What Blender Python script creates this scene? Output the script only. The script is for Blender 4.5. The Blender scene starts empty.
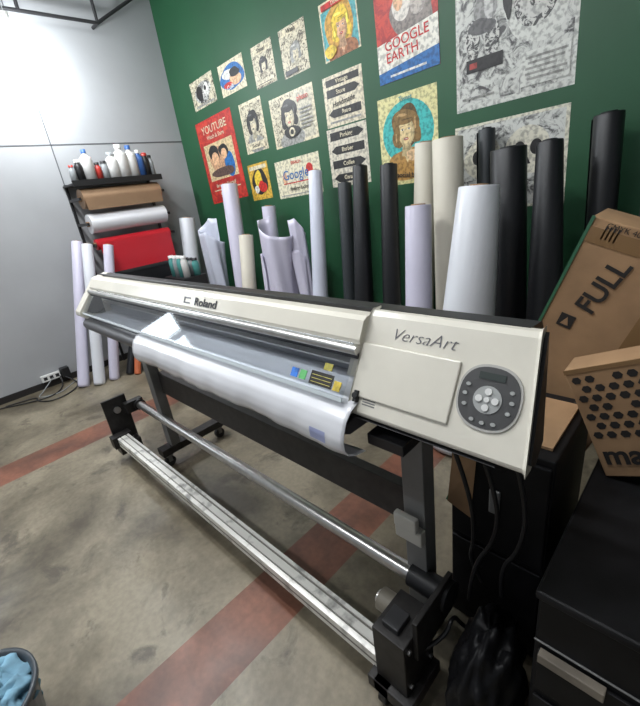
import bpy, math, random
from mathutils import Vector, Matrix, noise
random.seed(7)
sc=bpy.context.scene
try:
    sc.view_settings.view_transform='Standard'
except Exception: pass
COL=bpy.context.collection

# ------------------------------------------------------------------ materials
_m={}
def mat(name,col,rough=.5,metal=0,var=0,scale=8,bump=0,emit=0,spec=None,coat=0,lo=.3,hi=.7):
    if name in _m: return _m[name]
    m=bpy.data.materials.new(name); m.use_nodes=True; nt=m.node_tree; N=nt.nodes; L=nt.links
    b=N['Principled BSDF']; b.inputs['Base Color'].default_value=(*col,1)
    b.inputs['Roughness'].default_value=rough; b.inputs['Metallic'].default_value=metal
    if spec is not None: b.inputs['Specular IOR Level'].default_value=spec
    if coat: b.inputs['Coat Weight'].default_value=coat; b.inputs['Coat Roughness'].default_value=.12
    if emit:
        b.inputs['Emission Color'].default_value=(*col,1); b.inputs['Emission Strength'].default_value=emit
    if var or bump:
        tc=N.new('ShaderNodeTexCoord'); no=N.new('ShaderNodeTexNoise'); no.inputs['Scale'].default_value=scale; no.inputs['Detail'].default_value=5
        L.new(tc.outputs['Object'],no.inputs['Vector'])
        if var:
            r=N.new('ShaderNodeValToRGB'); r.color_ramp.elements[0].position=lo; r.color_ramp.elements[1].position=hi
            r.color_ramp.elements[0].color=(*[c*(1-var) for c in col],1); r.color_ramp.elements[1].color=(*[min(1,c*(1+var*.5)) for c in col],1)
            L.new(no.outputs['Fac'],r.inputs['Fac']); L.new(r.outputs['Color'],b.inputs['Base Color'])
        if bump:
            bp=N.new('ShaderNodeBump'); bp.inputs['Strength'].default_value=bump; bp.inputs['Distance'].default_value=.01
            L.new(no.outputs['Fac'],bp.inputs['Height']); L.new(bp.outputs['Normal'],b.inputs['Normal'])
    _m[name]=m; return m
def engraving(name,light,dark,scale=22,lo=.46,hi=.54,dist=1.5):
    if name in _m: return _m[name]
    m=bpy.data.materials.new(name); m.use_nodes=True; nt=m.node_tree; N=nt.nodes; L=nt.links
    b=N['Principled BSDF']; b.inputs['Roughness'].default_value=.45
    tc=N.new('ShaderNodeTexCoord'); no=N.new('ShaderNodeTexNoise'); no.inputs['Scale'].default_value=scale; no.inputs['Detail'].default_value=9; no.inputs['Roughness'].default_value=.7; no.inputs['Distortion'].default_value=dist
    r=N.new('ShaderNodeValToRGB'); e=r.color_ramp.elements; e[0].position=lo; e[1].position=hi; e[0].color=(*dark,1); e[1].color=(*light,1)
    L.new(tc.outputs['Object'],no.inputs['Vector']); L.new(no.outputs['Fac'],r.inputs['Fac']); L.new(r.outputs['Color'],b.inputs['Base Color'])
    _m[name]=m; return m

# ------------------------------------------------------------------ mesh builder
class MB:
    def __init__(s): s.v=[]; s.f=[]; s.mi=[]; s.sm=[]; s.mats=[]
    def _m(s,m):
        if m not in s.mats: s.mats.append(m)
        return s.mats.index(m)
    def add(s,vs,fs,m,smooth=False,M=None):
        o=len(s.v); k=s._m(m)
        for p in vs:
            p=Vector(p); s.v.append(tuple(M@p if M else p))
        for f in fs: s.f.append([i+o for i in f]); s.mi.append(k); s.sm.append(smooth)
    def box(s,a,b,m,M=None):
        x0,y0,z0=a; x1,y1,z1=b
        s.add([(x0,y0,z0),(x1,y0,z0),(x1,y1,z0),(x0,y1,z0),(x0,y0,z1),(x1,y0,z1),(x1,y1,z1),(x0,y1,z1)],
              [(0,3,2,1),(4,5,6,7),(0,1,5,4),(1,2,6,5),(2,3,7,6),(3,0,4,7)],m,False,M)
    def prism(s,pts,h0,h1,m,M=None,smooth=False):
        n=len(pts); vs=[(p[0],p[1],h0) for p in pts]+[(p[0],p[1],h1) for p in pts]
        s.add(vs,[tuple(range(n-1,-1,-1)),tuple(range(n,2*n))],m,False,M)
        s.add(vs,[(i,(i+1)%n,n+(i+1)%n,n+i) for i in range(n)],m,smooth,M)
    def profx(s,pts,x0,x1,m,smooth=False,caps=True,closed=True,seg=1):
        n=len(pts); vs=[]
        for j in range(seg+1):
            x=x0+(x1-x0)*j/seg; vs+=[(x,p[0],p[1]) for p in pts]
        k=n if closed else n-1
        s.add(vs,[(j*n+i,j*n+(i+1)%n,(j+1)*n+(i+1)%n,(j+1)*n+i) for j in range(seg) for i in range(k)],m,smooth)
        if caps: s.add(vs,[tuple(range(n)),tuple(range((seg+1)*n-1,seg*n-1,-1))],m)
    def cyl(s,p0,p1,r0,r1,m,n=24,cap=True,capm=None,M=None):
        p0=Vector(p0); p1=Vector(p1); d=(p1-p0).normalized(); a=d.orthogonal().normalized(); b=d.cross(a)
        vs=[]
        for p,r in ((p0,r0),(p1,r1)):
            for i in range(n):
                t=2*math.pi*i/n; vs.append(p+a*math.cos(t)*r+b*math.sin(t)*r)
        s.add(vs,[(i,(i+1)%n,n+(i+1)%n,n+i) for i in range(n)],m,True,M)
        if cap: s.add(vs,[tuple(range(n-1,-1,-1)),tuple(range(n,2*n))],capm or m,False,M)
    def lathe(s,prof,m,M=None,n=24):
        vs=[];fs=[]
        for r,z in prof:
            for i in range(n):
                t=2*math.pi*i/n; vs.append((r*math.cos(t),r*math.sin(t),z))
        for j in range(len(prof)-1):
            for i in range(n): fs.append((j*n+i,j*n+(i+1)%n,(j+1)*n+(i+1)%n,(j+1)*n+i))
        s.add(vs,fs,m,True,M)
    def grid(s,fn,nu,nv,m,M=None):
        vs=[fn(i/nu,j/nv) for j in range(nv+1) for i in range(nu+1)]
        s.add(vs,[(j*(nu+1)+i,j*(nu+1)+i+1,(j+1)*(nu+1)+i+1,(j+1)*(nu+1)+i) for j in range(nv) for i in range(nu)],m,True,M)
    def build(s,name,parent=None,bevel=0,loc=None,solid=0):
        me=bpy.data.meshes.new(name); me.from_pydata(s.v,[],s.f)
        for m in s.mats: me.materials.append(m)
        for i,p in enumerate(me.polygons): p.material_index=s.mi[i]; p.use_smooth=s.sm[i]
        me.update(); o=bpy.data.objects.new(name,me); COL.objects.link(o)
        if parent: o.parent=parent
        if loc: o.location=loc
        if solid:
            q=o.modifiers.new('s','SOLIDIFY'); q.thickness=solid
        if bevel:
            q=o.modifiers.new('b','BEVEL'); q.width=bevel; q.segments=2; q.limit_method='ANGLE'; q.angle_limit=math.radians(40)
        return o
def empty(name,loc=(0,0,0)):
    o=bpy.data.objects.new(name,None); o.location=loc; COL.objects.link(o); return o
def text(name,body,M,size,m,parent=None,shear=0,ext=.0004,align='CENTER',sx=1,off=0):
    cu=bpy.data.curves.new(name,'FONT'); cu.body=body; cu.size=size; cu.align_x=align; cu.align_y='CENTER'; cu.extrude=ext; cu.shear=shear; cu.offset=off
    cu.materials.append(m); cu.resolution_u=4
    o=bpy.data.objects.new(name,cu); COL.objects.link(o)
    if parent: o.parent=parent
    o.matrix_local=M@Matrix.Diagonal((sx,1,1,1)); return o
def tube(name,pts,r,m,parent=None,cyc=False):
    cu=bpy.data.curves.new(name,'CURVE'); cu.dimensions='3D'; cu.bevel_depth=r; cu.bevel_resolution=3
    sp=cu.splines.new('NURBS'); sp.points.add(len(pts)-1); sp.order_u=3; sp.use_endpoint_u=True
    for i,p in enumerate(pts): sp.points[i].co=(*p,1)
    cu.materials.append(m); o=bpy.data.objects.new(name,cu); COL.objects.link(o)
    if parent: o.parent=parent
    return o

# ------------------------------------------------------------------ palette
cream=mat('cream_plastic',(.69,.66,.57),.25,var=.10,scale=5)
black=mat('black_plastic',(.012,.012,.013),.45)
dark=mat('dark_metal',(.03,.03,.032),.45,.3)
rust=mat('worn_black_metal',(.020,.018,.017),.5,.2,var=.6,scale=25)
steel=mat('brushed_steel',(.55,.54,.52),.28,.9,var=.15,scale=30)
alu=mat('worn_white_aluminium',(.60,.59,.55),.32,.15,var=.5,scale=13,lo=.33,hi=.45)
groove=mat('groove_dark',(.16,.15,.13),.7)  # dark strips laid along the rail grooves
grey=mat('grey_metal',(.17,.17,.165),.5,.2,var=.2)
whitep=mat('white_media',(.76,.77,.80),.16,var=.03,scale=3,bump=.12,coat=.5)
cardb=mat('cardboard',(.34,.205,.105),.8,var=.25,scale=7)
cardd=mat('cardboard_core',(.28,.17,.09),.8)
ink=mat('black_ink',(.015,.013,.012),.6)

# ------------------------------------------------------------------ room shell
XL,XR,YB,YF,H=-4.42,2.4,2.57,-2.6,3.45
def floor_mat():
    m=bpy.data.materials.new('concrete_floor'); m.use_nodes=True; nt=m.node_tree; N=nt.nodes; L=nt.links; b=N['Principled BSDF']
    tc=N.new('ShaderNodeTexCoord')
    def nz(sc,det=6,dist=0,ro=.5):
        n=N.new('ShaderNodeTexNoise'); n.inputs['Scale'].default_value=sc; n.inputs['Detail'].default_value=det; n.inputs['Distortion'].default_value=dist; n.inputs['Roughness'].default_value=ro
        L.new(tc.outputs['Object'],n.inputs['Vector']); return n
    def ramp(src,p0,c0,p1,c1):
        r=N.new('ShaderNodeValToRGB'); e=r.color_ramp.elements; e[0].position=p0; e[1].position=p1; e[0].color=(*c0,1); e[1].color=(*c1,1); L.new(src,r.inputs['Fac']); return r
    def mix(fac,a,bb,bt='MIX'):
        x=N.new('ShaderNodeMixRGB'); x.blend_type=bt
        if isinstance(fac,(int,float)): x.inputs[0].default_value=fac
        else: L.new(fac,x.inputs[0])
        L.new(a,x.inputs[1]); L.new(bb,x.inputs[2]); return x
    base=ramp(nz(1.6,12,.35,.62).outputs['Fac'],.38,(.085,.070,.046),.61,(.255,.222,.160))
    fine=ramp(nz(45,6).outputs['Fac'],.3,(.84,.83,.81),.7,(1.08,1.07,1.05))
    c=mix(1,base.outputs['Color'],fine.outputs['Color'],'MULTIPLY')
    st=ramp(nz(5.0,12,.4,.65).outputs['Fac'],.56,(0,0,0),.66,(.75,.75,.75))
    dk=N.new('ShaderNodeRGB'); dk.outputs[0].default_value=(.06,.048,.033,1)
    c=mix(st.outputs['Color'],c.outputs['Color'],dk.outputs[0])
    sp=N.new('ShaderNodeSeparateXYZ'); L.new(tc.outputs['Object'],sp.inputs[0])
    masks=[]
    for xc,hw in ((-3.04,.13),(-1.01,.12),(1.0,.125)):
        a=N.new('ShaderNodeMath'); a.operation='ADD'; a.inputs[1].default_value=-xc; L.new(sp.outputs['X'],a.inputs[0])
        q=N.new('ShaderNodeMath'); q.operation='ABSOLUTE'; L.new(a.outputs[0],q.inputs[0])
        w=N.new('ShaderNodeMath'); w.operation='LESS_THAN'; w.inputs[1].default_value=hw; L.new(q.outputs[0],w.inputs[0]); masks.append(w)
    s=masks[0]
    for w in masks[1:]:
        a=N.new('ShaderNodeMath'); a.operation='MAXIMUM'; L.new(s.outputs[0],a.inputs[0]); L.new(w.outputs[0],a.inputs[1]); s=a
    red=ramp(nz(3.2,10,.3,.6).outputs['Fac'],.38,(.105,.038,.024),.62,(.235,.085,.050))
    redf=mix(1,red.outputs['Color'],fine.outputs['Color'],'MULTIPLY')
    redd=mix(.10,redf.outputs['Color'],c.outputs['Color'])
    c=mix(s.outputs[0],c.outputs['Color'],redd.outputs['Color'])
    L.new(c.outputs['Color'],b.inputs['Base Color'])
    rr=ramp(nz(4,6).outputs['Fac'],.3,(.30,.30,.30),.7,(.52,.52,.52)); L.new(rr.outputs['Color'],b.inputs['Roughness'])
    bp=N.new('ShaderNodeBump'); bp.inputs['Strength'].default_value=.08; bp.inputs['Distance'].default_value=.01
    L.new(nz(14,6).outputs['Fac'],bp.inputs['Height']); L.new(bp.outputs['Normal'],b.inputs['Normal'])
    return m
fm=floor_mat()
green=mat('green_paint',(.013,.082,.033),.5,var=.18,scale=1.5)
greyw=mat('grey_wall_paint',(.37,.38,.39),.5,var=.08,scale=2)
ceilm=mat('ceiling_paint',(.42,.43,.43),.8)
def slab(name,a,b,m):
    q=MB(); q.box(a,b,m); return q.build(name)
slab('floor',(XL-.1,YF,-.08),(XR+.1,YB+.1,0),fm)
slab('wall_back',(XL-.1,YB,0),(XR+.1,YB+.1,H),green)
slab('wall_right',(XR,YF,0),(XR+.1,YB,H),greyw)
slab('ceiling',(XL-.1,YF,H),(XR+.1,YB+.1,H+.08),ceilm)
WY0,WY1,WZ0,WZ1=-1.02,-.34,1.55,2.12
q=MB(); q.box((XL-.1,YF,0),(XL,WY0,H),greyw); q.box((XL-.1,WY1,0),(XL,YB,H),greyw); q.box((XL-.1,WY0,0),(XL,WY1,WZ0),greyw); q.box((XL-.1,WY0,WZ1),(XL,WY1,H),greyw)
q.build('wall_left')
q=MB(); glare=mat('cover_glare_pane',(.86,.94,1.0),.4,emit=10)  # invented out-of-view pane, glows to put glare on the printer's front cover
q.box((XL-.07,WY0,WZ0),(XL-.06,WY1,WZ1),glare)
fr_=mat('glare_pane_frame_white',(.6,.6,.6),.5); ym=(WY0+WY1)/2
for a,b in (((WY0,WZ0),(WY0+.04,WZ1)),((WY1-.04,WZ0),(WY1,WZ1)),((ym-.035,WZ0),(ym+.035,WZ1)),((WY0,WZ0),(WY1,WZ0+.04)),((WY0,WZ1-.04),(WY1,WZ1))):
    q.box((XL-.06,a[0],a[1]),(XL+.01,b[0],b[1]),fr_)
q.build('added_glare_window_1')
seam=mat('panel_seam',(.10,.105,.11),.7)
slab('trim_1',(XL,WY1+.02,2.066),(XL+.003,YB,2.076),seam)
slab('trim_2',(XL,1.287,.08),(XL+.003,1.296,H),seam)
slab('trim_3',(XL,.02,.08),(XL+.003,.028,H),seam)
slab('baseboard_left',(XL,YF,0),(XL+.012,YB,.06),ink)
slab('baseboard_back',(XL+.02,YB-.012,0),(XR,YB,.06),ink)

# ------------------------------------------------------------------ posters
WY=YB
def pm(c): 
    n='print_%02x%02x%02x'%tuple(int(max(0,min(1,x))*255) for x in c); return mat(n,c,.42,var=.34,scale=44,lo=.40,hi=.54)
def ell(cx,cy,rx,ry,n=28,j=0,seed=0):
    r=random.Random(seed); ph=[r.uniform(0,6.28) for _ in range(4)]
    out=[]
    for i in range(n):
        t=2*math.pi*i/n; k=1+j*sum(math.sin((q+2)*t+ph[q])/(q+1) for q in range(4)); out.append((cx+rx*k*math.cos(t),cy+ry*k*math.sin(t)))
    return out
def poster(name,x0,x1,z0,z1,base,elems,rot=0):
    w=x1-x0; h=z1-z0; big=w*h>.4; root=empty(name,((x0+x1)/2,WY,(z0+z1)/2)); root.rotation_euler=(0,math.radians(rot),0)
    F=Matrix(((1,0,0,0),(0,0,-1,0),(0,1,0,0),(0,0,0,1)))
    q=MB(); bm=base if not isinstance(base,tuple) else pm(base)
    q.box((-w/2,-h/2,0 if big else -.0008),(w/2,h/2,.0012),bm,F)
    lv=.0013; n=0
    for e in elems:
        k=e[0]; n+=1; z=lv+n*.00022
        if k=='t': continue
        c=e[-1]; mm=pm(c) if isinstance(c,tuple) else c
        if k=='r': pts=[(e[1],e[2]),(e[1]+e[3],e[2]),(e[1]+e[3],e[2]+e[4]),(e[1],e[2]+e[4])]
        elif k=='e': pts=ell(e[1],e[2],e[3],e[4])
        elif k=='b': pts=ell(e[1],e[2],e[3],e[4],40,.09,e[5])
        elif k=='p': pts=e[1]
        P=[((min(1,max(0,a))-.5)*w,(min(1,max(0,b))-.5)*h) for a,b in pts]
        q.add([(a,b,z) for a,b in P],[tuple(range(len(P)))],mm,False,F)
    q.build('print',root)
    for i,e in enumerate(elems):
        if e[0]!='t': continue
        M=F@Matrix.Translation(((e[2]-.5)*w,(e[3]-.5)*h,.0018+.00022*len(elems)))@Matrix.Rotation(math.radians(e[6] if len(e)>6 else 0),4,'Z')
        text('lettering_%d'%i,e[1],M,e[4]*h,pm(e[5]),root,ext=.0002,sx=e[7] if len(e)>7 else 1,off=.0006)
    return root
def face(cx,cy,s,a,skin,hair,lip=(.45,.03,.03),seed=1,shirt=None):
    sh=tuple(v*.62 for v in skin); mid=tuple(v*.82 for v in skin); hl=tuple(min(1,v*1.9+.05) for v in hair); hd=tuple(v*.45 for v in hair)
    E=[]
    if shirt: E+=[('b',cx,cy-1.55*s,1.25*s*a,.75*s,seed+9,shirt),('p',[(cx-.25*s*a,cy-.95*s),(cx+.25*s*a,cy-.95*s),(cx,cy-1.5*s)],skin)]
    E+= [('b',cx,cy+.18*s,.84*s*a,.90*s,seed,hd),('b',cx-.03*s*a,cy+.22*s,.76*s*a,.82*s,seed+1,hair),
        ('b',cx-.55*s*a,cy-.35*s,.3*s*a,.4*s,seed+6,hair),('b',cx+.58*s*a,cy-.25*s,.28*s*a,.42*s,seed+7,hair),
        ('p',[(cx-.22*s*a,cy-.5*s),(cx+.22*s*a,cy-.5*s),(cx+.34*s*a,cy-1.15*s),(cx-.34*s*a,cy-1.15*s)],sh),
        ('e',cx+.02*s*a,cy-.08*s,.48*s*a,.66*s,sh),('e',cx-.02*s*a,cy-.07*s,.44*s*a,.62*s,mid),('e',cx-.07*s*a,cy-.05*s,.37*s*a,.55*s,skin),
        ('b',cx-.12*s*a,cy+.54*s,.56*s*a,.27*s,seed+3,hair),
        ('b',cx-.52*s*a,cy+.05*s,.16*s*a,.5*s,seed+4,hair),
        ('b',cx-.2*s*a,cy+.72*s,.30*s*a,.07*s,seed+5,hl),('b',cx+.56*s*a,cy+.25*s,.06*s*a,.3*s,seed+8,hl),('b',cx-.6*s*a,cy-.25*s,.05*s*a,.22*s,seed+2,hl),('b',cx+.1*s*a,cy+.5*s,.3*s*a,.03*s,seed+2,hd),
        ('e',cx-.2*s*a,cy+.05*s,.09*s*a,.035*s,(.75,.75,.7)),('e',cx+.2*s*a,cy+.05*s,.09*s*a,.035*s,(.75,.75,.7)),
        ('e',cx-.2*s*a,cy+.05*s,.04*s*a,.038*s,(.02,.02,.02)),('e',cx+.2*s*a,cy+.05*s,.04*s*a,.038*s,(.02,.02,.02)),
        ('p',[(cx-.31*s*a,cy+.08*s),(cx-.2*s*a,cy+.115*s),(cx-.09*s*a,cy+.08*s),(cx-.2*s*a,cy+.09*s)],(.03,.02,.02)),('p',[(cx+.31*s*a,cy+.08*s),(cx+.2*s*a,cy+.115*s),(cx+.09*s*a,cy+.08*s),(cx+.2*s*a,cy+.09*s)],(.03,.02,.02)),
        ('p',[(cx-.34*s*a,cy+.17*s),(cx-.2*s*a,cy+.23*s),(cx-.08*s*a,cy+.18*s),(cx-.2*s*a,cy+.205*s)],(.06,.03,.02)),
        ('p',[(cx+.34*s*a,cy+.17*s),(cx+.2*s*a,cy+.23*s),(cx+.08*s*a,cy+.18*s),(cx+.2*s*a,cy+.205*s)],(.06,.03,.02)),
        ('p',[(cx+.02*s*a,cy+.02*s),(cx+.06*s*a,cy-.19*s),(cx-.03*s*a,cy-.19*s)],mid),
        ('e',cx,cy-.38*s,.15*s*a,.065*s,lip),('e',cx,cy-.375*s,.10*s*a,.018*s,(.7,.68,.62))]
    return E
K=(.02,.02,.02); CR=(.62,.56,.40); WH=(.66,.66,.62); GY=(.28,.28,.26); RD=(.50,.025,.02); YL=(.70,.50,.05); BL=(.02,.13,.36); TL=(.03,.40,.40); SK=(.66,.40,.23)
eng=engraving('engraving_print',(.60,.60,.56),(.05,.05,.05),26,.47,.53); engs=engraving('engraving_sepia',(.62,.57,.42),(.10,.085,.06),30,.44,.51)
engc=engraving('engraving_coarse',(.60,.61,.57),(.07,.07,.07),16,.40,.53,1.0)
redn=engraving('red_rays_print',(.54,.05,.03),(.32,.02,.02),12,.45,.55,1)
def lines(x,y,w,n,gap,h,c): return [('r',x+(0.06*w if i%3==1 else 0),y-i*gap,w*(1-.12*(i%3)),h,c) for i in range(n)]
poster('engraved_poster',-4.03,-3.63,2.28,2.52,engs,[('b',.5,.5,.36,.34,2,eng),('b',.35,.5,.14,.25,5,K),('b',.65,.55,.12,.2,6,WH),('b',.62,.6,.05,.09,3,K),('r',.1,.06,.8,.07,GY)],-3)
poster('blue_retro_poster',-3.53,-3.16,2.29,2.53,CR,[('b',.5,.5,.44,.42,3,BL),('b',.35,.62,.2,.16,8,WH),('b',.62,.4,.22,.2,9,SK),('b',.62,.6,.2,.14,10,K),('b',.3,.3,.16,.1,4,RD),('t','Cola',.38,.22,.22,WH,8)],-2)
poster('advert_poster',-3.04,-2.78,2.24,2.53,engs,[('t','Shine!',.5,.85,.14,K),('r',.1,.78,.8,.14,CR)]+face(.5,.48,.2,1.1,CR,K,K,4)+[('r',.08,.04,.84,.12,CR),('r',.12,.07,.7,.02,K)],-2)
poster('advert_poster',-2.69,-2.41,2.23,2.54,engs,[('t','Wash',.5,.90,.13,K),('r',.1,.84,.75,.12,CR)]+face(.55,.42,.22,1.1,CR,GY,K,14)+[('r',.08,.04,.5,.1,K)],-2)
poster('pin_up_poster',-2.26,-1.94,2.225,2.56,CR,[('r',.03,.03,.94,.82,(.08,.34,.36)),('b',.5,.5,.42,.4,6,(.55,.30,.05))]+face(.55,.48,.30,1.05,SK,YL,RD,5,shirt=(.30,.12,.05))+[('r',.08,.86,.84,.1,RD),('t','DINER',.5,.91,.09,CR),('b',.2,.15,.15,.12,4,YL)],-3)
poster('map_service_poster',-1.81,-1.385,1.985,2.585,redn,[('b',.62,.95,.3,.22,3,K),('e',.60,.80,.17,.15,(.40,.25,.15)),('e',.57,.81,.14,.13,SK),('b',.60,.52,.36,.2,5,(.22,.19,.17)),('b',.72,.60,.14,.12,15,(.42,.37,.33)),('b',.45,.60,.16,.11,6,(.62,.58,.52)),('b',.40,.66,.07,.10,16,SK),('e',.62,.73,.07,.02,RD),('e',.52,.82,.03,.015,K),('e',.66,.82,.03,.015,K),
   ('p',[(0,.06),(1,.10),(1,.42),(0,.35)],(.70,.68,.60)),('p',[(0,.0),(1,.0),(1,.17),(0,.10)],BL),('t','GOOGLE',.50,.325,.125,RD,2,1.0),('t','EARTH',.42,.215,.125,RD,2,1.0),('r',.2,.04,.6,.02,WH)],-2)
poster('engraved_tableau_poster',-1.28,-.675,1.72,2.62,(.54,.55,.51),[('r',.03,.03,.94,.94,engc),('b',.68,.46,.26,.20,5,(.56,.57,.53)),('e',.68,.46,.17,.13,eng),('e',.68,.46,.12,.09,(.50,.50,.47)),('e',.68,.46,.05,.04,eng),
   ('b',.27,.60,.09,.07,3,K),('b',.27,.50,.10,.10,31,(.28,.28,.27)),('b',.30,.52,.04,.08,33,(.5,.5,.48)),('e',.27,.665,.04,.035,(.55,.55,.53)),('b',.16,.36,.06,.12,7,eng),('b',.33,.34,.06,.12,8,eng),('b',.24,.42,.12,.04,9,(.10,.10,.10)),('r',.1,.20,.33,.07,K),('r',.13,.22,.07,.03,(.35,.05,.04)),('b',.46,.52,.04,.11,40,K),('e',.46,.645,.025,.022,(.5,.5,.48)),
   ('r',.06,.06,.3,.012,GY),('b',.8,.78,.13,.10,9,eng),('r',.58,.05,.38,.17,(.56,.57,.53))]+lines(.62,.18,.32,5,.026,.012,GY),-1)
poster('video_site_poster',-4.07,-3.44,1.42,2.185,RD,[('r',.02,.02,.96,.96,redn),('r',.10,.28,.80,.44,(.56,.44,.25)),('b',.45,.52,.24,.16,4,(.50,.28,.16)),('b',.35,.60,.15,.09,5,K),('b',.72,.42,.14,.13,6,BL),('e',.36,.53,.10,.08,SK),('b',.62,.60,.13,.07,12,K),('e',.62,.56,.08,.06,SK),('b',.5,.36,.3,.06,13,(.1,.06,.05)),
   ('t','YOUTUBE',.5,.88,.125,CR,0,1.02),('t','Watch & Share',.5,.79,.065,CR),('r',.12,.15,.76,.012,CR),('t','Broadcast Yourself',.5,.21,.06,CR),('t','Subscribe',.5,.09,.09,CR)],-3)
poster('portrait_advert_poster',-3.32,-3.01,1.79,2.19,CR,[('r',.06,.06,.88,.88,engs)]+face(.5,.55,.25,1.2,CR,K,K,21,shirt=GY)+[('r',.1,.06,.8,.14,CR),('t','Social',.5,.13,.11,K)],-2)
poster('camera_girl_poster',-2.91,-2.40,1.775,2.14,CR,[('r',.55,.06,.4,.88,(.50,.47,.36)),('r',.04,.04,.5,.92,engs)]+face(.42,.56,.30,.75,CR,K,RD,22,shirt=GY)+[('b',.45,.25,.17,.13,4,K),('e',.45,.25,.07,.09,CR),('e',.45,.25,.04,.05,K),('t','photo',.78,.82,.14,RD)]+lines(.66,.6,.28,6,.07,.03,GY),-2)
poster('vintage_sign_poster',-2.30,-1.94,1.82,2.14,(.62,.56,.42),[('r',.08,.80,.84,.13,K),('t','Vintage',.5,.865,.12,CR),('p',[(.08,.58),(.8,.58),(.92,.66),(.8,.74),(.08,.74)],K),('t','Store',.45,.66,.12,CR),('t','Handmade',.5,.45,.15,K,4),('p',[(.92,.18),(.2,.18),(.08,.26),(.2,.34),(.92,.34)],K),('t','Retro',.55,.26,.11,CR),('r',.1,.07,.8,.04,GY)],-1)
poster('arrow_sign_poster',-2.31,-1.935,1.41,1.81,(.58,.54,.44),sum([[('p',[(.08,.8-i*.24),(.80,.8-i*.24),(.93,.87-i*.24),(.80,.94-i*.24),(.08,.94-i*.24)] if i%2==0 else [(.92,.8-i*.24),(.2,.8-i*.24),(.07,.87-i*.24),(.2,.94-i*.24),(.92,.94-i*.24)],K),('t',['Parking','Barber','Coffee','Garage'][i],.5,.87-i*.24,.10,CR)] for i in range(4)],[]),-1)
poster('yellow_comic_poster',-3.35,-3.06,1.39,1.70,(.58,.36,.05),[('b',.5,.5,.35,.4,3,K),('b',.45,.55,.2,.24,6,YL),('b',.6,.35,.2,.16,9,RD),('b',.3,.3,.1,.12,4,WH),('r',.08,.84,.84,.1,CR)],-2)
poster('search_engine_poster',-2.96,-2.42,1.38,1.68,(.64,.60,.44),[('t','SEARCH',.5,.88,.11,RD),('t','Google',.46,.58,.36,BL),('b',.78,.62,.08,.16,5,RD),('b',.2,.52,.06,.14,6,SK),('r',.15,.36,.7,.03,RD),('t','feeling lucky',.5,.22,.15,K),('r',.05,.05,.9,.03,GY)],-2)
poster('pop_art_poster',-1.83,-1.395,1.37,1.905,(.64,.60,.30),[('e',.5,.58,.44,.35,(.05,.42,.40)),('b',.5,.15,.5,.14,2,(.60,.54,.26))]+face(.48,.60,.24,1.2,(.68,.54,.28),(.22,.13,.04),(.4,.06,.04),6,shirt=(.40,.22,.06))+[('b',.62,.32,.14,.07,7,(.65,.45,.25)),('t','social bird',.5,.10,.085,K,-6),('t','Tweet',.5,.94,.07,(.1,.3,.3))],-1)
poster('skull_print_poster',-1.28,-.67,1.17,1.645,(.60,.58,.47),[('r',.03,.03,.94,.94,engc),('b',.28,.6,.17,.26,3,(.60,.58,.48)),('b',.68,.62,.2,.24,5,(.60,.58,.48)),('e',.22,.62,.045,.08,K),('e',.34,.62,.045,.08,K),('p',[(.28,.52),(.31,.45),(.25,.45)],K),('r',.22,.38,.12,.03,K),('e',.61,.64,.05,.08,K),('e',.75,.64,.05,.08,K),('p',[(.68,.55),(.71,.47),(.65,.47)],K),('b',.48,.25,.2,.14,8,eng)],-1)

# ------------------------------------------------------------------ vinyl rolls
lil=mat('lilac_white_vinyl',(.60,.58,.70),.32,var=.08,scale=3)
lb=mat('pale_blue_vinyl',(.60,.63,.73),.30,var=.06,scale=3)
cv=mat('cream_canvas',(.66,.62,.52),.55,var=.06,scale=3)
wv=mat('white_vinyl',(.67,.69,.73),.32,var=.05,scale=3)
bv=mat('black_vinyl',(.010,.011,.013),.42,var=.2,scale=3)
gv=mat('charcoal_vinyl',(.028,.033,.037),.42)
def roll(name,base,top,r0,r1,m,core=cardd):
    b=Vector(base); t=Vector(top); d=(t-b); Ln=d.length; q=MB()
    R=d.to_track_quat('Z','Y').to_matrix().to_4x4(); T=Matrix.Translation(b)@R
    rc=min(r1*.55,.04)
    q.lathe([(r0*.3,0),(r0,.002),(r0*.985+r1*.015,Ln*.02),((r0+r1)/2,Ln*.5),(r1,Ln-.004),(r1*.97,Ln),(rc,Ln-.002)],m,T,36)
    q.lathe([(rc,Ln-.002),(rc,Ln+.008),(rc*.85,Ln+.008),(rc*.85,Ln-.12),(0.0001,Ln-.12)],core,T,24)
    q.grid(lambda u,v:(( (r0+(r1-r0)*v)*1.01+.007*u)*math.cos(-.2+u*1.1-1.9),((r0+(r1-r0)*v)*1.01+.007*u)*math.sin(-.2+u*1.1-1.9),.01+v*(Ln-.02)),8,6,m,T)
    return q.build(name)
def unrolled(name,x,y,zt,r,m,seed,flare=.5,drop=.16,turns=1.25):
    q=MB()
    def fn(u,v):
        th=u*2*math.pi*turns+seed; rr=r*(1+.35*u+flare*v*v*.6*(.5+.5*math.sin(2*th+seed)))
        rr*=1+.14*math.sin(3*th+4*v+seed)+.05*math.sin(7*th+3*v)
        z=zt*v - (drop*u*v**3) - .06*abs(math.sin(th*1.0+seed))*v**4
        return (x+rr*math.cos(th)+.03*v*math.sin(seed),y+rr*.8*math.sin(th),max(0.001,z))
    q.grid(fn,64,20,m); return q.build(name,solid=.001)
VR='vinyl_roll'
roll(VR,(-4.20,2.12,0),(-4.16,2.27,1.31),.085,.08,wv)
unrolled('loose_vinyl_roll',-3.78,2.25,1.33,.085,lb,1.0,.8,.3)
roll(VR,(-3.40,2.25,0),(-3.43,2.38,1.56),.085,.075,lil)
roll(VR,(-3.17,2.1,0),(-3.18,2.28,1.11),.07,.065,cv)
roll(VR,(-2.99,2.35,0),(-2.96,2.42,1.33),.06,.06,lil)
unrolled('loose_vinyl_roll',-2.68,2.18,1.31,.115,lil,2.4,1.0,.34)
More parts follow.
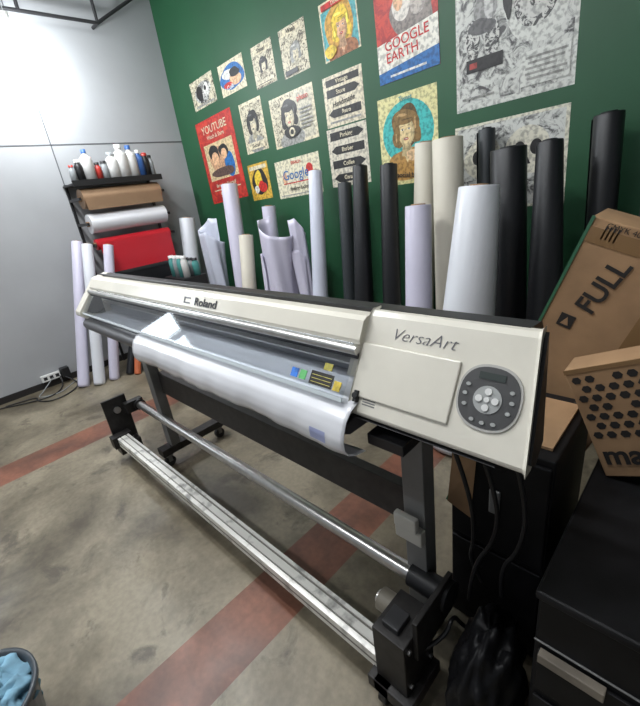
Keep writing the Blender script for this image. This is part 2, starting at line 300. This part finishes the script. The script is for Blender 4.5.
unrolled('loose_vinyl_roll',-2.45,2.28,1.27,.055,lil,4.2,.9,.3)
roll(VR,(-2.26,2.15,0),(-2.32,2.4,1.54),.068,.052,lb)
roll(VR,(-2.05,2.3,0),(-2.06,2.42,1.43),.055,.05,gv,bv)
roll(VR,(-1.84,2.20,0),(-1.86,2.36,1.52),.085,.05,bv,bv)
roll(VR,(-1.62,2.25,0),(-1.63,2.36,1.50),.07,.055,bv,bv)
roll(VR,(-1.49,2.42,0),(-1.42,2.46,1.59),.075,.065,cv)
roll(VR,(-1.24,1.98,0),(-1.27,2.1,1.26),.085,.072,lil)
roll(VR,(-1.17,2.28,0),(-1.21,2.33,1.58),.09,.083,cv)
roll(VR,(-1.02,2.48,0),(-1.06,2.49,1.60),.045,.045,gv,bv)
roll(VR,(-.90,1.82,0),(-.86,1.95,1.335),.17,.09,wv)
roll(VR,(-.78,2.24,0),(-.86,2.28,1.48),.10,.085,bv,bv)
roll(VR,(-.55,2.08,0),(-.655,2.22,1.48),.105,.055,bv,bv)
roll(VR,(-.40,2.38,0),(-.48,2.43,1.56),.065,.06,bv,bv)
roll(VR,(-.20,2.3,0),(-.25,2.45,1.4),.08,.07,gv,bv)
for i,(b,t,m,r) in enumerate([((-4.07,.78,.0),(-4.30,1.20,1.25),lil,.05),((-3.97,.89,.0),(-4.16,1.235,1.22),wv,.05),((-3.95,1.02,.0),(-4.035,1.37,1.19),lil,.045),((-3.92,1.16,0),(-4.03,1.50,.70),bv,.04),((-3.84,1.20,0),(-3.98,1.42,.55),mat('orange_vinyl',(.5,.13,.05),.5),.03),((-3.88,1.32,0),(-4.02,1.66,.60),bv,.045)]):
    roll(VR,b,t,r,r*.95,m)

# ------------------------------------------------------------------ rack with horizontal rolls and bottles
rack=empty('roll_storage_rack')
q=MB()
for y in (1.29,2.07): 
    q.box((XL+.013,y-.012,0),(XL+.03,y+.012,1.74),black)
    for z in (1.60,1.385,1.20,.90): q.box((XL+.03,y-.01,z-.012),(-4.12,y+.01,z+.012),black)
q.box((XL+.004,1.27,1.715),(-4.12,2.09,1.73),black); q.box((-4.13,1.27,1.70),(-4.115,2.09,1.75),black)
q.build('rack_frame',rack)
q=MB()
redv=mat('red_vinyl',(.56,.018,.03),.3); kraft=mat('kraft_brown_vinyl',(.28,.175,.10),.5,var=.1)
for z,r,m in ((1.60,.085,kraft),(1.385,.085,whitep),(1.20,.05,redv),(.90,.06,bv)):
    q.cyl((-4.2,1.32,z),(-4.2,2.05,z),r,r,m,28); q.cyl((-4.2,1.30,z),(-4.2,2.065,z),.022,.022,cardd,14)
q.box((-4.152,1.34,.93),(-4.149,2.04,1.2),redv)
q.box((-4.146,1.33,.56),(-4.142,2.05,.90),bv)
q.box((-4.118,1.33,1.50),(-4.115,2.04,1.60),kraft)
q.build('rolls',rack)
q=MB()
def bottle(q,x,y,z,r,h,m,cap,neck=.35):
    T=Matrix.Translation((x,y,z)); q.lathe([(.001,0),(r,0),(r,h*.68),(r*.9,h*.76),(r*neck,h*.84),(r*neck,h*.9)],m,T,18)
    q.lathe([(r*neck*1.15,h*.88),(r*neck*1.15,h),(.001,h)],cap,T,14)
bw=mat('white_bottle',(.7,.7,.68),.35); bb=mat('blue_bottle',(.04,.12,.35),.35); bg=mat('grey_bottle',(.3,.32,.33),.35); br=mat('red_bottle',(.45,.04,.03),.35)
for y,r,h,m,c,nk in [(1.33,.028,.15,bg,br,.6),(1.39,.035,.19,black,bw,.6),(1.47,.052,.27,bw,bb,.35),(1.55,.03,.16,br,black,.6),(1.61,.032,.17,bg,black,.7),(1.69,.055,.24,bw,bg,.5),(1.78,.062,.30,bw,bw,.45),(1.87,.055,.29,bw,bb,.4),(1.95,.04,.25,bb,bw,.5),(2.01,.035,.22,black,br,.7),(2.06,.025,.2,bg,black,.6)]:
    bottle(q,-4.22,y,1.73,r,h,m,c,nk)
q.build('bottles',rack)

tr=empty('ink_supply_cabinet'); q=MB()
q.box((-3.98,1.78,.0),(-3.58,2.02,.80),black); q.box((-3.975,1.76,.05),(-3.59,1.782,.40),dark); q.box((-3.975,1.76,.43),(-3.59,1.782,.77),dark)
q.build('cabinet',tr,bevel=.004); q=MB(); teal=mat('teal_can',(.08,.30,.28),.35)
for i in range(4):
    bottle(q,-3.88+.08*i,1.85,.80,.033,.20,[teal,bg,teal,bw][i],bw,.7); bottle(q,-3.86+.08*i,1.95,.80,.033,.16,[bw,teal,bg,teal][i],black,.7)
q.build('cans',tr)

# ------------------------------------------------------------------ large-format printer
pr=empty('large_format_printer')
x0,x1,xc=-2.5,-.188,-.57
xr=-.228
apm=mat('apron_grey',(.09,.09,.095),.35)
q=MB()
q.profx([(.82,1.115),(.81,1.13),(.745,1.138),(.745,.90),(.82,.90)],x0+.01,xr,black)
q.profx([(.745,1.0),(.75,.93),(.61,.93),(.592,.925),(.578,.910),(.575,.893),(.582,.875),(.60,.865),(.75,.86)],x0+.05,xc,apm,True)
q.profx([(.80,.90),(.60,.92),(.66,.87),(.80,.86)],xc,xr,black)
q.box((x0+.05,.735,.93),(xc,.75,1.10),mat('interior_grey',(.30,.31,.33),.3))
q.build('rear_body',pr,bevel=.003)
q=MB()
q.box((x0+.06,.70,1.045),(xc,.735,1.06),steel); q.box((x0+.06,.615,.931),(xc,.735,.937),mat('platen_grey',(.42,.43,.45),.3))
q.box((x0+.06,.70,.995),(xc,.735,1.0),steel)
q.box((x0+.06,.69,1.062),(xc,.70,1.068),mat('added_fill_strip',(.85,.92,1),.4,emit=8))  # invented glowing strip, added to brighten the interior behind the acrylic
q.build('interior_mechanism',pr)
q=MB()
q.profx([(.745,1.128),(.705,1.132),(.69,1.125),(.668,1.085),(.668,1.072),(.745,1.09)],x0+.05,xc,cream)
q.build('top_cover',pr,bevel=.003)
q=MB(); q.cyl((x0+.06,.658,1.062),(xc,.658,1.062),.0115,.0115,steel,16); q.box((x0+.06,.655,1.042),(xc,.662,1.055),dark); q.build('cover_rail',pr)
gm=bpy.data.materials.new('clear_acrylic'); gm.use_nodes=True; nt=gm.node_tree; N=nt.nodes; L=nt.links; N.remove(N['Principled BSDF'])
trn=N.new('ShaderNodeBsdfTransparent'); trn.inputs[0].default_value=(.86,.89,.93,1); gl=N.new('ShaderNodeBsdfGlossy'); gl.inputs['Roughness'].default_value=.03
fr=N.new('ShaderNodeFresnel'); fr.inputs['IOR'].default_value=1.7; mx=N.new('ShaderNodeMixShader')
L.new(fr.outputs[0],mx.inputs[0]); L.new(trn.outputs[0],mx.inputs[1]); L.new(gl.outputs[0],mx.inputs[2]); L.new(mx.outputs[0],N['Material Output'].inputs['Surface'])
q=MB(); q.profx([(.656,1.052),(.589,.962)],x0+.07,xc-.004,gm,False,False,False); q.build('front_cover',pr)
q=MB(); q.profx([(.592,.967),(.588,.958),(.584,.960),(.588,.969)],x0+.07,xc-.004,mat('acrylic_edge',(.55,.6,.62),.2)); q.build('front_cover_edge',pr)
sheet=[(.738,.957),(.66,.955),(.61,.953),(.585,.943),(.566,.925),(.556,.90),(.552,.878),(.554,.855),(.566,.835),(.59,.822),(.63,.812)]
def msheet(u,v):
    x=-1.735+1.19*u; k=v*(len(sheet)-1); i=min(int(k),len(sheet)-2); t=k-i
    y=sheet[i][0]*(1-t)+sheet[i+1][0]*t; z=sheet[i][1]*(1-t)+sheet[i+1][1]*t
    w=max(0,v-.35); y-=.007*w*math.sin(11*x+3*v)+.005*w*math.sin(29*x)+.003*w*math.sin(61*x+8*v); y-=.02*w*w*u**6; z+=.003*w*math.sin(17*x+5*v)
    return (x,y,z)
q=MB(); q.grid(msheet,90,30,whitep); q.build('printed_media',pr,solid=.0008)
pp=mat('print_bluegrey',(.36,.40,.62),.3); q=MB()
q.grid(lambda u,v:(lambda p:(p[0],p[1]-.0016,p[2]))(msheet(.905+.045*u,.56+.13*v)),4,6,pp); q.build('media_print_patch',pr)
O=Vector((0,.718,1.130))
FR=Matrix(((1,0,0,0),(0,.508,-.861,O.y),(0,.861,.508,O.z),(0,0,0,1)))
q=MB(); prof=[(.755,1.136),(.73,1.138),(.718,1.130),(.603,.936),(.603,.925),(.66,.90),(.755,.90)]
xe=[-.205,-.202,-.200,-.176,-.176,-.185,-.20]; n=len(prof)
vs=[(xc,p[0],p[1]) for p in prof]+[(xe[i],prof[i][0],prof[i][1]) for i in range(n)]
q.add(vs,[(i,(i+1)%n,n+(i+1)%n,n+i) for i in range(n)]+[tuple(range(n)),tuple(range(2*n-1,n-1,-1))],cream)
q.build('control_housing',pr,bevel=.006)
q=MB()
pr2=[(.755,1.13),(.735,1.125),(.62,.935),(.66,.905),(.755,.90)]; xe2=[-.199,-.195,-.174,-.178,-.193]; n=5
vs=[(-.22,p[0],p[1]) for p in pr2]+[(xe2[i],pr2[i][0],pr2[i][1]) for i in range(n)]
q.add(vs,[(i,(i+1)%n,n+(i+1)%n,n+i) for i in range(n)]+[tuple(range(n)),tuple(range(2*n-1,n-1,-1))],black)
q.build('side_trim',pr)
q=MB(); q.box((-.568,-.192,-.001),(-.328,-.066,.006),cream,FR); q.build('housing_flap',pr,bevel=.003)
q=MB(); q.box((-.598,-.15,-.02),(-.568,-.03,.0),cream,FR)
q.box((-.556,-.205,0),(-.546,-.178,.012),black,FR); q.cyl((-.551,-.19,.01),(-.551,-.19,.016),.007,.007,black,12,M=FR)
for i in range(3): q.box((-.535,-.207+i*.006,.0),(-.50,-.204+i*.006,.001),grey,FR)
q.build('latch',pr)
q=MB(); cx,cy=-.264,-.122
def sup(cx,cy,a,b,p=2.4,n=40):
    o=[]
    for i in range(n):
        t=2*math.pi*i/n; c,s_=math.cos(t),math.sin(t); o.append((cx+a*abs(c)**(2/p)*(1 if c>=0 else -1),cy+b*abs(s_)**(2/p)*(1 if s_>=0 else -1)))
    return o
q.prism(sup(cx,cy,.059,.062),-.002,.0035,mat('panel_rim',(.42,.41,.38),.4),FR)
q.prism(sup(cx,cy,.055,.057),0,.0045,mat('panel_charcoal',(.06,.06,.06),.4),FR)
pl=mat('panel_light',(.34,.35,.34),.4)
q.prism(ell(cx,cy-.004,.026,.026),0,.006,pl,FR)
for a in range(4):
    t=a*math.pi/2; q.prism(ell(cx+.015*math.cos(t),cy-.004+.015*math.sin(t),.0065,.0065,12),0,.009,bw,FR)
q.prism(ell(cx,cy-.004,.005,.005,12),0,.009,bw,FR)
q.box((cx-.024,cy+.033,0),(cx+.024,cy+.046,.006),mat('lcd_dark',(.05,.06,.055),.15),FR)
for a,b in ((-.040,.018),(-.043,.0),(-.040,-.02),(.040,.018),(.043,0),(.040,-.02),(-.02,-.045),(0,-.047),(.02,-.045)):
    q.prism(ell(cx+a,cy+b,.0045,.0035,12),0,.007,pl,FR)
q.build('control_panel',pr)
tg=mat('logo_grey',(.12,.12,.13),.4)
text('series_lettering','VersaArt',FR@Matrix.Translation((-.425,-.036,.001)),.038,tg,pr,shear=.35,ext=.0004,sx=1.1,off=-.0007)
FT=Matrix(((1,0,0,0),(0,.482,-.876,.679),(0,.876,.482,1.105),(0,0,0,1)))
text('logo_lettering','Roland',FT@Matrix.Translation((-1.255,-.002,.002)),.040,mat('logo_dark',(.03,.03,.035),.4),pr,ext=.0006,sx=1.3,off=.0006)
q=MB()
for a in (-.012,.006): q.box((-1.405,a,0),(-1.36,a+.005,.0015),tg,FT)
q.box((-1.405,-.012,0),(-1.398,.011,.0015),tg,FT); q.build('logo_mark',pr)
FA=Matrix(((1,0,0,0),(0,.597,-.802,.6205),(0,.802,.597,1.006),(0,0,0,1)))
q=MB()
for a,b,c,d,m in ((-.76,-.735,-.034,-.010,pm((.03,.16,.55))),(-.728,-.705,-.034,-.010,pm((.10,.38,.12))),(-.69,-.615,-.038,-.004,ink),(-.655,-.628,.004,.022,pm((.45,.40,.05))),(-.61,-.588,-.038,-.014,pm((.6,.45,.05)))):
    q.box((a,c,.0),(b,d,.0015),m,FA)
for i in range(3): q.box((-.685,-.032+i*.009,.0016),(-.62,-.0305+i*.009,.002),pm((.5,.45,.1)),FA)
q.build('warning_labels',pr)
q=MB(); q.profx([(.80,1.13),(.78,1.14),(.71,1.125),(.575,.972),(.572,.95),(.60,.925),(.70,.875),(.80,.875)],x0,x0+.075,cream); q.build('left_end_cap',pr,bevel=.006)
q=MB(); q.profx([(.70,1.07),(.66,1.03),(.61,.965),(.63,.95),(.70,.93)],x0+.074,x0+.078,black); q.profx([(.80,.88),(.60,.925),(.62,.90),(.70,.85),(.80,.85)],x0+.005,x0+.12,black)
q.build('end_trim',pr)
def castor(q,x,y,r=.032):
    q.cyl((x-.012,y,r),(x+.012,y,r),r,r,black,18); q.box((x-.018,y-.012,r),(x-.013,y+.012,r*2.2),grey); q.box((x+.013,y-.012,r),(x+.018,y+.012,r*2.2),grey); q.box((x-.022,y-.02,r*2.1),(x+.022,y+.02,r*2.1+.014),grey)
q=MB()
for x in (-2.17,-.485):
    q.box((x-.033,.725,.13),(x+.033,.78,.89),grey); q.box((x-.05,.62,.84),(x+.05,.80,.87),dark)
    q.box((x-.035,.50 if x>-1 else .66,.085),(x+.035,.86 if x>-1 else 1.10,.13),rust)
    castor(q,x,.54 if x>-1 else .70); castor(q,x,.83 if x>-1 else 1.05)
q.box((-2.13,.765,.47),(-.52,.80,.60),rust)
q.build('stand_frame',pr,bevel=.003)
bbm=mat('bracket_beige',(.42,.41,.37),.5)
q=MB(); q.box((-.535,.70,.48),(-.45,.725,.53),bbm); q.box((-.53,.69,.53),(-.46,.71,.575),bbm); q.build('leg_bracket',pr,bevel=.004)
q=MB(); q.cyl((-2.47,.72,.325),(-.42,.72,.33),.024,.024,steel,24); q.cyl((-.50,.72,.33),(-.40,.72,.33),.036,.036,black,20); q.cyl((-2.49,.72,.325),(-2.44,.72,.325),.034,.034,black,20)
q.cyl((-.40,.72,.33),(-.375,.72,.33),.045,.045,black,20); q.build('take_up_roller',pr)
q=MB(); zt=.182
q.profx([(.60,.125),(.60,zt),(.588,zt),(.588,zt-.005),(.580,zt-.005),(.580,zt),(.554,zt),(.554,zt-.005),(.548,zt-.005),(.548,zt),(.532,zt-.003),(.532,.125)],-2.5,-.50,alu)
for a,b in ((.5805,.5875),(.5485,.5535)): q.box((-2.499,a,zt-.0055),(-.501,b,zt-.004),groove)
q.box((-2.499,.5305,.148),(-.501,.5325,.154),groove)
q.build('lower_rail',pr)
q=MB()
q.box((-2.52,.53,.10),(-2.505,.67,.41),rust); q.box((-2.52,.53,.06),(-2.44,.66,.125),rust); q.box((-2.505,.64,.29),(-2.46,.75,.36),rust); castor(q,-2.48,.60,.028)
q.cyl((-2.505,.60,.33),(-2.49,.60,.33),.02,.02,steel,14)
q.box((-2.50,.505,.115),(-2.44,.62,.19),rust)
q.build('take_up_left_bracket',pr,bevel=.002)
q=MB()
q.box((-.50,.52,.13),(-.40,.66,.33),rust); q.box((-.40,.56,.25),(-.385,.75,.39),rust); q.box((-.50,.50,.085),(-.38,.66,.13),rust)
q.cyl((-.55,.63,.28),(-.50,.63,.28),.033,.033,mat('motor_beige',(.20,.18,.14),.5),20); q.cyl((-.56,.63,.28),(-.55,.63,.28),.02,.02,steel,16)
q.box((-.48,.54,.33),(-.43,.60,.35),dark); castor(q,-.44,.56)
for y_,z_ in ((.54,.30),(.64,.30),(.54,.16),(.64,.16)): q.cyl((-.40,y_,z_),(-.394,y_,z_),.007,.007,steel,10)
q.build('take_up_motor',pr,bevel=.004)
for i,(a,b,c) in enumerate([((-.42,.60,.2),(-.36,.70,.3),(-.33,.85,.02)),((-.43,.79,.85),(-.36,.83,.45),(-.34,.84,.30)),((-.35,.78,.86),(-.30,.83,.5),(-.36,.8,.25)),((-.27,.79,.86),(-.24,.83,.5),(-.28,.83,.3))]):
    tube('cable_%d'%i,[a,((a[0]+b[0])/2+.03,(a[1]+b[1])/2,(a[2]+b[2])/2),b,((c[0]+b[0])/2-.03,(c[1]+b[1])/2,(c[2]+b[2])/2),c],.006,black,pr)

# ------------------------------------------------------------------ cartons, chest, cabinet, bag at the right
def carton(name,w,h,d,M,extras):
    root=empty(name); root.matrix_local=M; q=MB()
    q.box((0,0,0),(w,d,h),cardb); q.build('carton_body',root,bevel=.004)
    q=MB(); extras(q,root); q.build('carton_print',root); return root
a=math.radians(20); bl=(-.262-1.25*math.sin(a),1.29,1.262-1.25*math.cos(a))
M1=Matrix.Translation(bl)@Matrix.Rotation(a,4,'Y')
strap=mat('green_tape',(.04,.13,.07),.4); tape=mat('brown_tape',(.22,.13,.06),.22)
FC=Matrix(((1,0,0,0),(0,0,-1,0),(0,1,0,0),(0,0,0,1)))
def ex1(q,root):
    q.box((-.002,-.003,.0),(.006,.0,1.25),strap); q.box((.13,-.002,.02),(.18,0,.45),tape)
    q.box((.045,-.002,.94),(.085,0,.98),ink); q.prism([(.054,.948),(.076,.948),(.065,.973)],0.0022,.003,cardb,FC)
    q.box((.0,-.002,1.185),(.30,0,1.225),tape); q.box((.215,-.0025,.90),(.27,-.001,1.10),tape)
    for i in range(4): q.box((.04+i*.010,-.002,1.20),(.044+i*.010,-.0001,1.235),ink)
    text('print_lettering','FULL',Matrix.Translation((.105,-.003,1.085))@FC@Matrix.Rotation(math.radians(80),4,'Z'),.074,ink,root,ext=.0003,off=.0015)
    text('print_lettering','CMYK 40',Matrix.Translation((.08,-.003,1.236))@FC,.02,ink,root,ext=.0003)
carton('long_cardboard_box',.30,1.25,.16,M1,ex1)
ctop=.612
b=math.radians(-24); M2=Matrix.Translation((-.122,1.09,ctop+.003))@Matrix.Rotation(b,4,'Y')
def ex2(q,root):
    for i in range(14):
        for j in range(7):
            cx_=.022+i*.030+(.015 if j%2 else 0); cz=.122+j*.026
            if cx_<.40 and random.random()<.9: q.prism(ell(cx_,cz,.0115,.0105,6),0,.001,ink,FC)
    text('print_lettering','max',Matrix.Translation((.078,-.003,.062))@FC,.075,ink,root,ext=.0003,off=.002)
    q.box((.0,-.0015,.298),(.42,0,.31),tape)
carton('printed_cardboard_box',.42,.31,.10,M2,ex2)

ch=empty('black_storage_chest'); q=MB(); chm=mat('chest_black',(.008,.008,.009),.5,var=.5,scale=12,spec=.25)
q.box((-.15,.66,.03),(.45,1.25,ctop-.022),chm); q.box((-.155,.65,ctop-.022),(.455,1.255,ctop),chm)
q.build('chest_body',ch,bevel=.006); q=MB()
q.box((-.14,.652,.31),(.43,.661,.44),chm); q.box((-.14,.652,.06),(.43,.661,.28),chm); q.box((-.135,.635,.425),(-.015,.655,.450),mat('worn_wood_strip',(.22,.19,.15),.6,var=.4)); q.box((-.15,.655,.46),(.44,.66,.464),grey)
for x in (-.12,.40): q.box((x-.03,.68,0),(x+.03,.74,.03),black); q.box((x-.03,1.15,0),(x+.03,1.21,.03),black)
q.build('chest_front',ch,bevel=.002)
cbn=empty('black_cabinet'); q=MB()
q.box((-.47,.91,0),(-.20,1.25,.74),chm); q.box((-.465,.90,.04),(-.205,.912,.36),chm); q.box((-.465,.90,.38),(-.205,.912,.72),chm); q.box((-.35,.890,.52),(-.32,.90,.60),grey)
q.build('cabinet_body',cbn,bevel=.004)
q=MB(); q.box((-.40,.95,.742),(-.22,1.2,.75),cardb); q.add([(-.47,.884,.50),(-.40,.889,.47),(-.385,.889,.70),(-.45,.889,.73)],[(0,1,2,3)],cardb); q.build('cardboard_scraps',cbn)
def blob(name,c,r,m,seed,amp=.12,flat=True):
    q=MB()
    def fn(u,v):
        t=u*2*math.pi; p=(v-.5)*math.pi; d=Vector((math.cos(p)*math.cos(t),math.cos(p)*math.sin(t),math.sin(p)))
        k=1+amp*noise.noise(d*3+Vector((seed,0,0)))*2+amp*.5*noise.noise(d*8+Vector((seed,5,0)))
        z=c[2]+r[2]*d.z*k
        return (c[0]+r[0]*d.x*k,c[1]+r[1]*d.y*k,max(z,.001) if flat else z)
    q.grid(fn,64,36,m); return q.build(name)
blob('black_trash_bag',(-.262,.70,.13),(.085,.15,.20),mat('bag_plastic',(.008,.008,.009),.45,spec=.2),3,.12)

# ------------------------------------------------------------------ bucket with cloth, power strip, cables
bk=empty('bucket_with_cloth',(-1.262,-.30,0)); q=MB(); bkm=mat('bucket_plastic',(.05,.06,.07),.35)
q.lathe([(.001,.0),(.12,0),(.15,.215),(.16,.22),(.16,.235),(.15,.235),(.143,.225),(.115,.012),(.001,.012)],bkm,None,36); q.build('bucket',bk)
tube('handle',[(-.16,0,.22),(-.16,-.08,.18),(-.06,-.17,.13),(.06,-.17,.13),(.16,-.08,.18),(.16,0,.22)],.004,steel,bk)
cl=mat('blue_cloth',(.20,.38,.50),.85,var=.35,scale=20,bump=.3)
c_=blob('cloth',(.0,.03,.185),(.10,.10,.07),cl,11,.28,False); c_.parent=bk
q=MB()
def fl(u,v): return (-.08+.13*u+.01*math.sin(9*v),.04+.115*math.sin(v*1.5)-.02+.014*math.sin(12*u),.255-.10*v*v+.014*math.sin(14*u+5*v))
q.grid(fl,20,20,cl); q.build('cloth_fold',bk,solid=.004)

ou=empty('power_strip',(XL+.012,.60,.0)); q=MB()
q.box((0,-.07,.07),(.035,.09,.13),bw)
for i in range(3): q.box((.035,-.05+i*.05,.085),(.038,-.02+i*.05,.115),dark)
q.box((.0,.10,.06),(.07,.17,.15),black); q.box((.0,.09,.085),(.03,.10,.12),black); q.build('outlet_body',ou,bevel=.003)
cb=empty('floor_cables')
tube('cable_1',[(-4.35,.68,.09),(-4.30,.68,.01),(-4.1,.55,.006),(-4.2,.3,.006),(-4.35,.1,.006),(-4.3,-.2,.006)],.006,black,cb)
tube('cable_2',[(-4.36,.70,.08),(-4.25,.80,.006),(-4.05,.7,.006),(-3.98,.5,.006),(-4.15,.40,.006),(-4.25,.45,.006),(-4.30,.2,.006)],.006,black,cb)
tube('cable_3',[(-4.37,.62,.09),(-4.32,.5,.006),(-4.2,.42,.006),(-4.12,.6,.006),(-4.25,.72,.006),(-4.38,.9,.02)],.004,bg,cb)

pf=empty('overhead_pipe_frame'); q=MB()
def bar(a,b,r=.014): q.cyl(a,b,r,r,dark,10)
bar((-4.3,.2,3.0),(-4.3,1.95,3.0)); bar((-4.3,1.95,3.0),(-4.3,1.95,H)); bar((-4.3,1.95,3.0),(-4.3,2.55,3.37)); bar((-4.3,1.35,3.0),(-4.3,1.35,H)); bar((XL,1.95,3.0),(-4.3,1.95,3.0)); bar((-4.3,.2,3.0),(-4.3,.2,H))
q.build('pipes',pf)

# ------------------------------------------------------------------ lamps
glow=mat('lamp_glow',(.92,.97,1.0),.4,emit=40)
def bulb(name,loc,e):
    r=empty(name,loc); q=MB(); q.lathe([(.001,-.085),(.04,-.075),(.066,-.03),(.062,.015),(.025,.07)],glow,None,24); q.lathe([(.025,.068),(.025,.12),(.001,.125)],bw,None,14); q.cyl((0,0,.12),(0,0,H-loc[2]),.004,.004,bg,8)
    q.build('bulb',r); l=bpy.data.lights.new('bulb_light','POINT'); l.energy=e; l.shadow_soft_size=.06; l.color=(.92,.96,1)
    o=bpy.data.objects.new('bulb_light',l); COL.objects.link(o); o.parent=r; o.location=(.0,0,-.15)
bulb('hanging_bulb',(-3.98,1.15,2.74),62)
def tubelamp(loc,ln,e,rot=0):
    r=empty('ceiling_tube_lamp',loc); r.rotation_euler=(0,0,rot); q=MB(); q.box((-ln/2,-.06,-.04),(ln/2,.06,0),bw)
    for y in (-.03,.03): q.cyl((-ln/2+.03,y,-.055),(ln/2-.03,y,-.055),.013,.013,glow,12)
    q.build('fixture',r); l=bpy.data.lights.new('tube_light','AREA'); l.shape='RECTANGLE'; l.size=ln; l.size_y=.14; l.energy=e; l.color=(.97,.98,1)
    o=bpy.data.objects.new('tube_light',l); COL.objects.link(o); o.parent=r; o.location=(0,0,-.08)
tubelamp((-2.6,.6,H),1.2,54); tubelamp((-.9,.2,H),1.2,27); tubelamp((-2.4,-1.4,H),1.2,26)

w=bpy.data.worlds.new('world'); sc.world=w; w.use_nodes=True; bgd=w.node_tree.nodes['Background']; bgd.inputs[0].default_value=(.84,.90,1,1); bgd.inputs[1].default_value=.34

# ------------------------------------------------------------------ camera
cam=bpy.data.cameras.new('camera'); co=bpy.data.objects.new('camera',cam); COL.objects.link(co); sc.camera=co
f=404.0; cam.sensor_fit='HORIZONTAL'; cam.sensor_width=36; cam.lens=36*f/640; cam.clip_start=.02
X=-Vector((-430,-105,404)).normalized(); Y=Vector((435,-226,404)); Y=(Y-Y.dot(X)*X).normalized(); Z=X.cross(Y)
r=Vector((X.x,Y.x,Z.x)); dn=Vector((X.y,Y.y,Z.y)); fw=Vector((X.z,Y.z,Z.z))
co.matrix_world=Matrix(((r.x,-dn.x,-fw.x,0),(r.y,-dn.y,-fw.y,0),(r.z,-dn.z,-fw.z,1.42),(0,0,0,1)))
